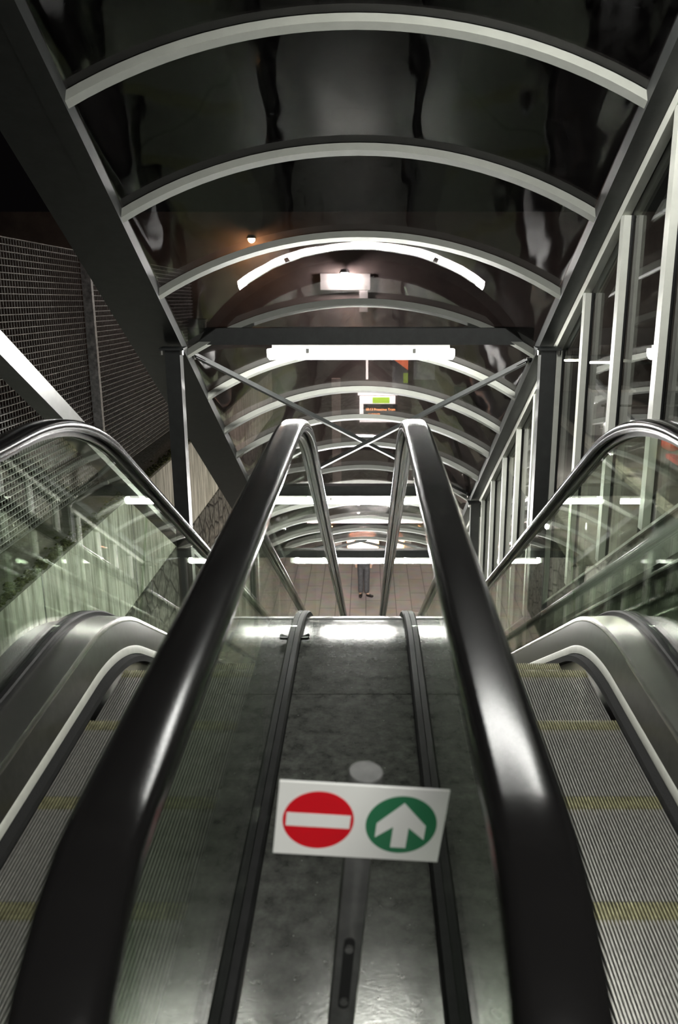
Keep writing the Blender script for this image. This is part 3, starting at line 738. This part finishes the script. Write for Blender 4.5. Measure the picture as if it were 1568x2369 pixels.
for sx, sn in ((-1, 'left'), (1, 'right')):
    y, z = frames[5]
    fl_ = empty('floodlight', W(sx * .92, y + .1, z), 'small floodlight under the farthest cross beam, ' + sn + ' one', 'floodlight')
    m = MB(); m.box(sx * .92 - .12, sx * .92 + .12, y - .02, y + .10, z + H - .12, z + H + .056); m.build('floodlight_body', paint, fl_)
    m = MB(); m.box(sx * .92 - .11, sx * .92 + .11, y + .10, y + .112, z + H - .11, z + H + .03); m.build('floodlight_lens', emit('flood_glow', (1, .96, .9), 900), fl_)
# round orange sign
SY, SZ = 15.45, -5.05
rs = empty('round_sign', W(-.04, SY, SZ - .29), 'round lit white sign with orange rings hanging beyond the lowest lamps', 'sign')
m = MB(); m.cyl(W(-.04, SY + .05, SZ + .27), W(-.04, SY + .05, z5 + .27), .012, n=10); m.build('hanger', paint, rs, 40)
m = MB(); m.cyl(W(-.04, SY - .05, SZ), W(-.04, SY + .05, SZ), .29, n=48); o = m.build('disc', emit('sign_glow_white', (1, .97, .93), .9), rs, 40)
orm = emit('sign_glow_orange', (1, .33, .09), 1.3)
for r0, r1 in ((.292, .258), (.235, .220), (.20, .187), (.165, .153)):
    m = MB(); vs = []; n = 48
    for yy in (SY - .06, SY - .045):
        for r in (r0, r1): vs += [W(-.04 + r * math.cos(2 * PI * k / n), yy, SZ + r * math.sin(2 * PI * k / n)) for k in range(n)]
    fs = []
    for k in range(n):
        j = (k + 1) % n; fs += [(k, j, n + j, n + k), (2 * n + k, 3 * n + k, 3 * n + j, 2 * n + j), (k, 2 * n + k, 2 * n + j, j), (n + k, n + j, 3 * n + j, 3 * n + k)]
    m.add(vs, fs); q = m.build('orange_ring', orm, o, 40); q['label'] = 'orange ring'
m = MB(); m.box(-.03, .0, SY - .065, SY - .045, SZ - .11 + H, SZ + .05 + H); m.box(-.07, .05, SY - .062, SY - .045, SZ - .05 + H, SZ - .025 + H); q = m.build('orange_mark', orm, o); q['label'] = 'orange mark'

# street lamps, scooter, bollards on the right
def street_lamp(x, y, h, label, s=60):
    sl = empty('street_lamp', W(x, y, ZS), label, 'street lamp')
    m = MB(); m.cyl(W(x, y, ZS), W(x, y, ZS + h), .05, .035, n=12); m.build('pole', paint, sl, 40)
    m = MB(); m.bar(W(x, y, ZS + h - .02), W(x - .55, y, ZS + h + .05), .05, .04); m.build('arm', paint, sl)
    m = MB(); m.box(x - .95, x - .5, y - .1, y + .1, ZS + h + .03 + H, ZS + h + .10 + H); hd = m.build('lamp_head', paint, sl)
    m = MB(); m.box(x - .93, x - .52, y - .085, y + .085, ZS + h + .005 + H, ZS + h + .03 + H); m.build('lamp_glass', emit('street_lamp_glow', (1, .90, .76), s * 4.5), hd)
street_lamp(3.95, 12.1, 2.6, 'street lamp with glowing head outside the windows, nearer one')
street_lamp(4.4, 15.9, 2.2, 'street lamp with glowing head outside the windows, farther and lower one', 40)
sc = empty('motor_scooter', W(5.95, 16.2, ZS), 'red motor scooter parked on the street behind the right handrail', 'scooter')
red = mat('scooter_red', (.50, .03, .015), .25, 0, coat=.5); blk = mat('scooter_black', (.01, .01, .011), .4)
m = MB(); m.sphere(W(5.85, 15.6, ZS + .62), .26, 16, 10, (.75, 1.25, .8)); m.sphere(W(5.85, 16.75, ZS + .60), .26, 16, 10, (.8, 1.7, .85)); m.box(5.75, 5.95, 15.7, 16.6, ZS + H + .28, ZS + H + .36); m.build('body', red, sc, 60)
m = MB(); m.bar(W(5.85, 15.55, ZS + .6), W(5.85, 15.75, ZS + 1.05), .18, .10); m.build('front_shield', red, sc)
m = MB(); m.sphere(W(5.85, 16.7, ZS + .82), .2, 14, 8, (.75, 2.0, .4)); m.build('seat', blk, sc, 60)
for yy in (15.45, 16.95):
    m = MB(); m.cyl(W(5.80, yy, ZS + .25), W(5.90, yy, ZS + .25), .25, n=24); m.build('wheel', blk, sc, 40)
m = MB(); m.cyl(W(5.5, 15.72, ZS + 1.06), W(6.2, 15.72, ZS + 1.06), .02, n=10); hb = m.build('handlebar', blk, sc)
for xx in (5.5, 6.2):
    m = MB(); m.sphere(W(xx, 15.72, ZS + 1.22), .07, 10, 6, (1, .3, .7)); m.cyl(W(xx, 15.72, ZS + 1.06), W(xx, 15.72, ZS + 1.2), .01, n=8); m.build('mirror', blk, hb)
# street-side utility cabinet and barrier seen through the panes
ub = empty('street_cabinet', W(5.3, 20.5, ZS), 'grey street cabinet outside the windows, beside the pale kerb', 'cabinet')
m = MB(); m.box(5.2, 6.1, 20.2, 20.8, ZS + H, ZS + H + 1.0); m.build('cabinet_body', mat('cabinet_grey', (.25, .26, .27), .5), ub)
m = MB(); m.box(5.15, 6.15, 20.15, 20.85, ZS + H + 1.0, ZS + H + 1.06); m.build('cabinet_roof', kerbm, ub)
br = empty('street_barrier', W(5.4, 18.3, ZS), 'dark street barrier with two rails outside the windows', 'barrier')
for xx in (5.0, 6.2, 7.4):
    m = MB(); m.cyl(W(xx, 18.3, ZS), W(xx, 18.3, ZS + 1.05), .03, n=10); m.build('barrier_post', paint, br, 40)
for zz in (.55, 1.0):
    m = MB(); m.cyl(W(4.9, 18.3, ZS + zz), W(7.5, 18.3, ZS + zz), .022, n=10); m.build('barrier_rail', paint, br, 40)

# ------------------------------------------------------------------ person on the plaza
def skin(name, verts, edges, radii, material, parent, root=0, sub=2):
    me = bpy.data.meshes.new(name); off = Vector(parent['_o'])
    me.from_pydata([Vector(v) - off for v in verts], edges, []); me.update()
    o = bpy.data.objects.new(name, me); COL.objects.link(o); o.parent = parent; o['_o'] = tuple(off)
    md = o.modifiers.new('skin', 'SKIN'); md.use_smooth_shade = True
    sv = me.skin_vertices[0].data if me.skin_vertices else None
    if sv is None:
        bm = bmesh.new(); bm.from_mesh(me); bm.verts.layers.skin.verify(); bm.to_mesh(me); bm.free(); sv = me.skin_vertices[0].data
    for i, r in enumerate(radii):
        sv[i].radius = (r, r) if not isinstance(r, tuple) else r
        sv[i].use_root = (i == root)
    sb = o.modifiers.new('sub', 'SUBSURF'); sb.levels = sub; sb.render_levels = sub
    dg = bpy.context.evaluated_depsgraph_get(); dg.update()
    nm = bpy.data.meshes.new_from_object(o.evaluated_get(dg)); nm.name = name
    o.modifiers.clear(); o.data = nm; nm.materials.clear(); nm.materials.append(material)
    for p in nm.polygons: p.use_smooth = True
    return o
px_, py_ = -.06, 22.9
pr = empty('person', W(px_, py_, ZF), 'person in grey trousers and dark shoes standing on the plaza, head hidden by the lamps', 'person')
P = lambda x, y, z: W(px_ + x, py_ + y, ZF + z)
skinm = mat('person_skin', (.42, .27, .20), .6)
bv = [P(0, 0, .98), P(0, .0, 1.15), P(0, .0, 1.35), P(0, 0, 1.47), P(0, -.01, 1.55), P(0, -.02, 1.63), P(0, -.02, 1.72),
      P(-.17, 0, 1.42), P(-.23, .02, 1.15), P(-.21, -.06, .92), P(-.20, -.08, .84), P(.17, 0, 1.42), P(.23, .02, 1.15), P(.20, -.08, .92), P(.19, -.10, .84),
      P(-.085, 0, .90), P(-.082, 0, .50), P(-.08, .02, .09), P(.085, 0, .90), P(.082, -.02, .50), P(.08, -.03, .09), P(-.11, -.10, .05), P(.17, -.10, .05)]
be_ = [(0, 1), (1, 2), (2, 3), (3, 4), (4, 5), (5, 6), (2, 7), (7, 8), (8, 9), (9, 10), (2, 11), (11, 12), (12, 13), (13, 14), (0, 15), (15, 16), (16, 17), (17, 21), (0, 18), (18, 19), (19, 20), (20, 22)]
rad = [.13, .13, .15, .07, .055, .09, .07, .065, .045, .034, .032, .065, .045, .034, .032, .085, .055, .04, .085, .055, .04, .035, .035]
bodyo = skin('body', bv, be_, rad, skinm, pr)
trm = mat('grey_trousers', (.06, .06, .066), .8, 0, var=.3, scale=14, bump=.5, bscale=25)
tv = [P(0, 0, .98), P(-.085, 0, .86), P(-.082, 0, .50), P(-.08, .015, .07), P(.085, 0, .86), P(.082, -.02, .50), P(.08, -.025, .07), P(0, 0, 1.06)]
o = skin('trousers', tv, [(0, 1), (1, 2), (2, 3), (0, 4), (4, 5), (5, 6), (0, 7)], [.155, .105, .085, .08, .105, .085, .08, .15], trm, pr); o['label'] = 'grey trousers'
shm = mat('pale_shirt', (.42, .41, .42), .8, 0, var=.1, scale=10, bump=.3, bscale=20)
shv = [P(0, 0, .92), P(0, 0, 1.15), P(0, 0, 1.36), P(0, 0, 1.46), P(-.18, 0, 1.42), P(-.245, .02, 1.15), P(-.215, -.06, .92), P(.18, 0, 1.42), P(.245, .02, 1.15), P(.21, -.08, .92)]
o = skin('shirt', shv, [(0, 1), (1, 2), (2, 3), (2, 4), (4, 5), (5, 6), (2, 7), (7, 8), (8, 9)], [.175, .165, .175, .085, .085, .065, .05, .085, .065, .05], shm, pr); o['label'] = 'pale shirt'
hrm = mat('dark_hair', (.03, .022, .018), .7)
m = MB(); m.sphere(P(0, .005, 1.70), .098, 16, 10, (.95, 1.05, 1.0)); m.build('hair', hrm, pr, 80)
sho = mat('dark_leather', (.014, .011, .010), .35)
for a, b in ((P(-.08, .04, .045), P(-.09, -.20, .035)), (P(.08, -.02, .045), P(.26, -.16, .035))):
    d = (b - a); skin('shoe', [a, a + d * .5, b], [(0, 1), (1, 2)], [(.058, .05), (.058, .048), (.046, .034)], sho, pr, sub=2)
m = MB(); m.sphere(P(0, -.125, 1.66), .016, 8, 6, (.8, 1, 1.3)); m.sphere(P(-.034, -.105, 1.685), .011, 8, 6); m.sphere(P(.034, -.105, 1.685), .011, 8, 6); m.build('face_features', skinm, bodyo, 80)

# ------------------------------------------------------------------ light, world, camera
def plight(name, loc, power, col, size):
    l = bpy.data.lights.new(name, 'POINT'); l.energy = power; l.color = col; l.shadow_soft_size = size
    o = bpy.data.objects.new(name, l); COL.objects.link(o); o.location = loc
    return o
w = bpy.data.worlds.new('night'); scn.world = w; w.use_nodes = True
w.node_tree.nodes['Background'].inputs['Color'].default_value = (.012, .010, .011, 1)
w.node_tree.nodes['Background'].inputs['Strength'].default_value = 0.03
cam = bpy.data.cameras.new('camera'); co = bpy.data.objects.new('camera', cam); COL.objects.link(co)
co.location = (.045, 0, H); co.rotation_euler = (PI / 2 - math.radians(16.148), 0, 0)
cam.sensor_fit = 'VERTICAL'; cam.sensor_height = 36; cam.lens = 2050 / 2369 * 36
cam.shift_x = -66 / 2369; cam.clip_start = .02
cam.dof.use_dof = True; cam.dof.focus_distance = 5.0; cam.dof.aperture_fstop = cam.lens / 1000 / .0062
scn.camera = co
scn.view_settings.view_transform = 'Standard'; scn.view_settings.look = 'None'
scn.view_settings.gamma = 1; scn.view_settings.exposure = 2.1
scn.view_settings.use_curve_mapping = False
cy = scn.cycles
cy.use_denoising = True; cy.max_bounces = 12; cy.transparent_max_bounces = 40; cy.glossy_bounces = 6
cy.sample_clamp_indirect = 6; cy.caustics_reflective = False; cy.caustics_refractive = False
for o in bpy.data.objects:
    if '_o' in o: del o['_o']
